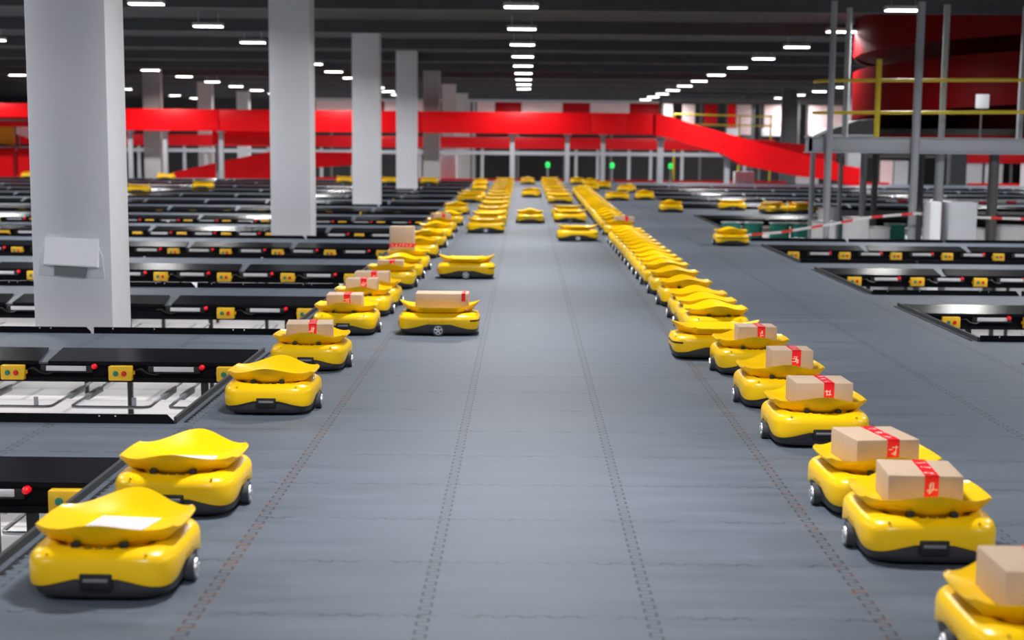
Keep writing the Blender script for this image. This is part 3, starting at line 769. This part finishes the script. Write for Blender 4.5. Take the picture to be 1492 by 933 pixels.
for x0, x1, l in [(-19.0, -18.28, 'red bin at the far left edge below the banners'), (-18.05, -17.45, 'smaller red bin right of the far left red bin')]:
    o = tag(link('red_bin', None, None, ((x0+x1)/2, 61.7, LOW)), l, 'bin')
    bm_ = MB().prism([(x0, LOW), (x1, LOW), (x1+.04, 1.0), (x0-.04, 1.0)], 'y', 61.6, 62)
    part('body', bm_.mesh('body', 'red'), o); part('rim', MB().box(x0-.07, x1+.07, 61.57, 62.03, .98, 1.03).mesh('rim', 'reddark'), o)
for (x, l) in ((.73, 'leftmost green signal lamp on a thin stand at the far end'), (2.85, 'middle green signal lamp on a thin stand at the far end'), (4.77, 'rightmost green signal lamp on a thin stand at the far end')):
    y = 61.0 if x < 3.2 else 61.0
    o = tag(link('signal_lamp', None, None, (x*61/57, y, 0)), l, 'signal lamp', 'green signal lamps at the far end')
    link('base', MB().cyl((0, 0, 0), (0, 0, .03), .12, 16).mesh('base', 'poledark', 40), o)
    link('stand', MB().cyl((0, 0, .03), (0, 0, .5), .03, 10).mesh('stand', 'polegrey', 40), o)
    link('lens', MB().cyl((0, 0, .5), (0, 0, .6), .075, 14).sphere((0, 0, .61), .085, n=14).mesh('lens', 'greenglow', 60), o)

# ------------------------------------------------------------------ steel deck at the right
dk = tag(link('steel_deck', None, None, (8, 30, LOW)), 'grey raised steel deck on poles at the right with a thick edge beam', 'deck')
part('edge_beam', MB().box(4.55, 12.5, 28.0, 28.12, 1.28, 1.51, .006).box(4.5, 12.5, 27.97, 28.15, 1.50, 1.52).box(4.5, 12.5, 27.97, 28.15, 1.26, 1.28).mesh('edge_beam', 'decksteel', 40), dk)
part('side_beam', MB().prism([(4.5, 28.0), (4.62, 28.0), (6.97, 40), (6.85, 40)], 'z', 1.28, 1.51).mesh('side_beam', 'decksteel'), dk)
part('deck_plate', MB().prism([(4.6, 28.1), (12.5, 28.1), (12.5, 40), (6.9, 40)], 'z', 1.46, 1.50).mesh('deck_plate', 'poledark'), dk)
for x, y, r, z1, mm in [(4.87, 27.9, .05, CEIL-.26, 'polegrey'), (6.25, 27.9, .065, CEIL-.26, 'polegrey'), (6.74, 28.25, .075, 1.3, 'polegrey'), (7.62, 28.25, .085, 1.3, 'poledark'),
                        (5.06, 30.6, .045, 1.3, 'polegrey'), (5.46, 31.5, .04, 1.3, 'polegrey'), (5.72, 31.5, .04, 1.3, 'polegrey'), (6.1, 31.3, .06, 1.3, 'polegrey'), (6.35, 31.5, .055, 1.3, 'poledark'), (6.75, 29.6, .05, 1.3, 'poledark')]:
    part('pole', MB().cyl((x, y, LOW), (x, y, z1), r, 16).cyl((x, y, LOW), (x, y, LOW+.03), r*2, 16).mesh('pole', mm, 40), dk)
for x, y in [(6.78, 28.4), (8.1, 28.6), (5.35, 29.2)]:
    part('upright', MB().cyl((x, y, 1.5), (x, y, CEIL-.26), .05, 14).mesh('upright', 'polegrey', 40), dk)
rl = tag(link('guard_rail', None, None, (7, 28.06, 1.52)), 'yellow guard rail along the edge of the raised steel deck', 'guard rail')
part('post', MB().cyl((5.65, 28.06, 1.52), (5.65, 28.06, 2.75), .045).mesh('post', 'railyel', 50), rl)
part('post', MB().cyl((9.4, 28.06, 1.52), (9.4, 28.06, 2.75), .045).mesh('post', 'railyel', 50), rl)
part('top_rail', MB().tube([(4.78, 29.0, 2.42), (4.76, 28.3, 2.41), (4.95, 28.06, 2.41), (9.4, 28.06, 2.46)], .028).mesh('rail', 'railyel', 50), rl)
part('middle_rail', MB().tube([(4.78, 29.0, 1.91), (4.76, 28.3, 1.9), (4.95, 28.06, 1.9), (9.4, 28.06, 1.95)], .028).mesh('rail', 'railyel', 50), rl)
# spiral chute on the deck
sp = tag(link('spiral_chute', None, None, (9.9, 35, 1.5)), 'large red spiral chute, coloured dark for shade, standing on the raised steel deck', 'chute')
def helix(r0, r1, z0f, z1f, t0, t1, n=60):
    m = MB(); rings = []
    for k in range(n+1):
        t = t0+(t1-t0)*k/n; c, s = math.cos(t), math.sin(t); za, zb = z0f(t), z1f(t)
        rings.append([(r0*c, r0*s, za), (r1*c, r1*s, za), (r1*c, r1*s, zb), (r0*c, r0*s, zb)])
    return m.loft(rings)
zh = lambda t: .08+.2*(t-PI*.5)
for kk in range(2):
    o_ = kk*1.25
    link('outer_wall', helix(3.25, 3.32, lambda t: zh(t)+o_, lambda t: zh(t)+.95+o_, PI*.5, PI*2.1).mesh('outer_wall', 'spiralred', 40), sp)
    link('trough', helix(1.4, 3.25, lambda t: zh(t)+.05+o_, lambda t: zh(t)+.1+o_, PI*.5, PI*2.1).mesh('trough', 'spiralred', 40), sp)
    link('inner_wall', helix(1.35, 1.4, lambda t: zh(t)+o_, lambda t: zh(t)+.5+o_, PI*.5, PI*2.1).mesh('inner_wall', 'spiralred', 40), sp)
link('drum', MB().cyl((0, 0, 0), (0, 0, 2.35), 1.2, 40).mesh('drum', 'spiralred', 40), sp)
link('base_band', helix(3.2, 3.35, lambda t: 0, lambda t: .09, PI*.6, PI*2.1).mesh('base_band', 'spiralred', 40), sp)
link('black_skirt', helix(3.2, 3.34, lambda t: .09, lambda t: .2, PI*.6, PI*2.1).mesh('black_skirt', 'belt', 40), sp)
bg = tag(link('belt_guard', None, None, (5.9, 32.6, 1.5)), 'black curved belt guard on the left end of the steel deck', 'guard')
part('hood', MB().prism([(5.45, 1.52), (5.6, 1.6), (5.85, 1.72), (6.2, 1.84), (6.5, 1.87), (6.55, 1.52)], 'y', 32.6, 33.4).mesh('hood', 'belt'), bg)
part('trim_strip', MB().box(5.6, 6.5, 32.56, 32.6, 1.55, 1.58).mesh('trim', 'polegrey'), bg)
wp = tag(link('notice_board', None, None, (8.0, 31, 1.52)), 'white board on a stand in front of the spiral chute', 'board')
part('board', MB().box(7.98, 8.22, 31, 31.03, 2.05, 2.3, .01).mesh('board', 'white', 40), wp)
part('stand', MB().cyl((8.1, 31.05, 1.5), (8.1, 31.05, 2.2), .02, 10).box(7.95, 8.25, 30.95, 31.15, 1.5, 1.52).mesh('stand', 'poledark', 40), wp)

# barrier tape and bags in the cordoned opening
bt_ = tag(link('barrier_tape', None, None, (0, 0, 0)), 'red and white barrier tape strung between the deck poles, lower one', 'barrier tape')
def ribbon(pts, w):
    m = MB(); 
    for (a, b) in zip(pts, pts[1:]):
        (x0, y0, z0), (x1, y1, z1) = a, b
        m.prism([(x0, z0-w/2), (x1, z1-w/2), (x1, z1+w/2), (x0, z0+w/2)], 'y', y0-.003, y0+.003)
    return m
link('ribbon', ribbon([(3.45, 27.6, -.06), (4.1, 27.6, .0), (4.87, 27.6, .13), (5.5, 27.6, .25), (6.25, 27.6, .32), (7.0, 27.6, .27), (8.3, 27.6, .24)], .04).mesh('ribbon', M['barrier']), bt_)
bt2 = tag(link('barrier_tape', None, None, (0, 0, 0)), 'red and white barrier tape strung higher behind the grey cabinet', 'barrier tape')
link('ribbon', ribbon([(6.3, 30.2, .45), (7.2, 30.2, .41), (9.2, 30.2, .44)], .045).mesh('ribbon', M['barrier']), bt2)
def bag(x, y, w, d, z0, z1, mm, label, grp):
    n = 20; rings = []
    for z, s in ((z0, .82), (z0+.03, .95), ((z0+z1)/2, 1.03), (z1-.05, .97), (z1, 1.0)):
        rings.append([(px*w/2*s, py*d/2*s, z) for px, py in sring(1, 1, n, 4)])
    o = tag(link('sorting_bag', None, None, (x, y, 0)), label, 'bag', grp)
    link('body', MB().loft(rings).mesh('bag_body', mm, 60), o)
    link('rim', MB().tube([(px*w/2*1.02, py*d/2*1.02, z1) for px, py in sring(1, 1, n, 4)]+[(w/2*1.02, .01, z1)], .012, 6).mesh('bag_rim', 'galv', 60), o)
for i, x in enumerate((3.85, 4.25, 4.75, 5.15, 5.95, 6.9)):
    bag(x, 33.1-.9, .36, .35, -.9, -.06, 'greenbag', 'green sorting bag, %s from the left in the cordoned opening' % ORD[i+1], 'green bags under the right deck')
for i, (x, y, w, z1) in enumerate(((4.45, 27.9, .22, -.12), (5.02, 29.0, .4, .12), (5.5, 28.7, .42, .2), (5.35, 30.6, .3, .28), (7.5, 29.5, .7, .0), (8.3, 29.5, .5, .05), (6.05, 29.6, .4, .0))):
    bag(x, y, w, .4, LOW, z1, 'whitebag', 'white sorting bag, %s counted from the left, in the cordoned opening' % ORD[[1, 2, 4, 3, 6, 7, 5][i]], 'white bags under the right deck')

# ------------------------------------------------------------------ lamps
lh = MB().box(-.3, .3, -.14, .14, .03, .1, .02).cyl((-.2, 0, .1), (-.2, 0, .3), .008, 6).cyl((.2, 0, .1), (.2, 0, .3), .008, 6).mesh('lamp_housing', 'lampbody', 40)
ld_ = MB().box(-.28, .28, -.12, .12, .015, .03, .005).mesh('lamp_diffuser', 'lampglow')
LXS = [(-18.6, 'far left'), (-12.5, 'second left'), (-6.4, 'left'), (-.1, 'middle'), (6.3, 'right'), (12.6, 'far right'), (18.8, 'outermost right')]
LZ = CEIL-.3
ar = bpy.data.lights.new('lamp_light', 'AREA'); ar.shape = 'RECTANGLE'; ar.size = .56; ar.size_y = .24
ar.energy = 160; ar.spread = math.radians(156); ar.color = (1, .985, .97)
for x, nm in LXS:
    for k in range(18):
        y = 1.0+k*5.7
        if x == -.1 and y > 80: continue
        lo = bpy.data.objects.new('lamp_light', ar); COL.objects.link(lo); lo.location = (x, y, LZ+.005)
        if y > 28:
            o = tag(link('ceiling_lamp', None, None, (x, y, LZ)), 'white ceiling lamp, %s from the front in the %s row of lamps' % (ORD[k-5], nm), 'lamp', 'rows of ceiling lamps')
            link('housing', lh, o); link('diffuser', ld_, o)

w = bpy.data.worlds.new('world'); S.world = w; w.use_nodes = True
w.node_tree.nodes['Background'].inputs[0].default_value = (.75, .82, 1, 1)
w.node_tree.nodes['Background'].inputs[1].default_value = .42

S.view_settings.view_transform = 'Standard'; S.view_settings.look = 'None'
S.view_settings.gamma = 1; S.view_settings.use_curve_mapping = False
S.view_settings.exposure = .1
S.cycles.max_bounces = 8
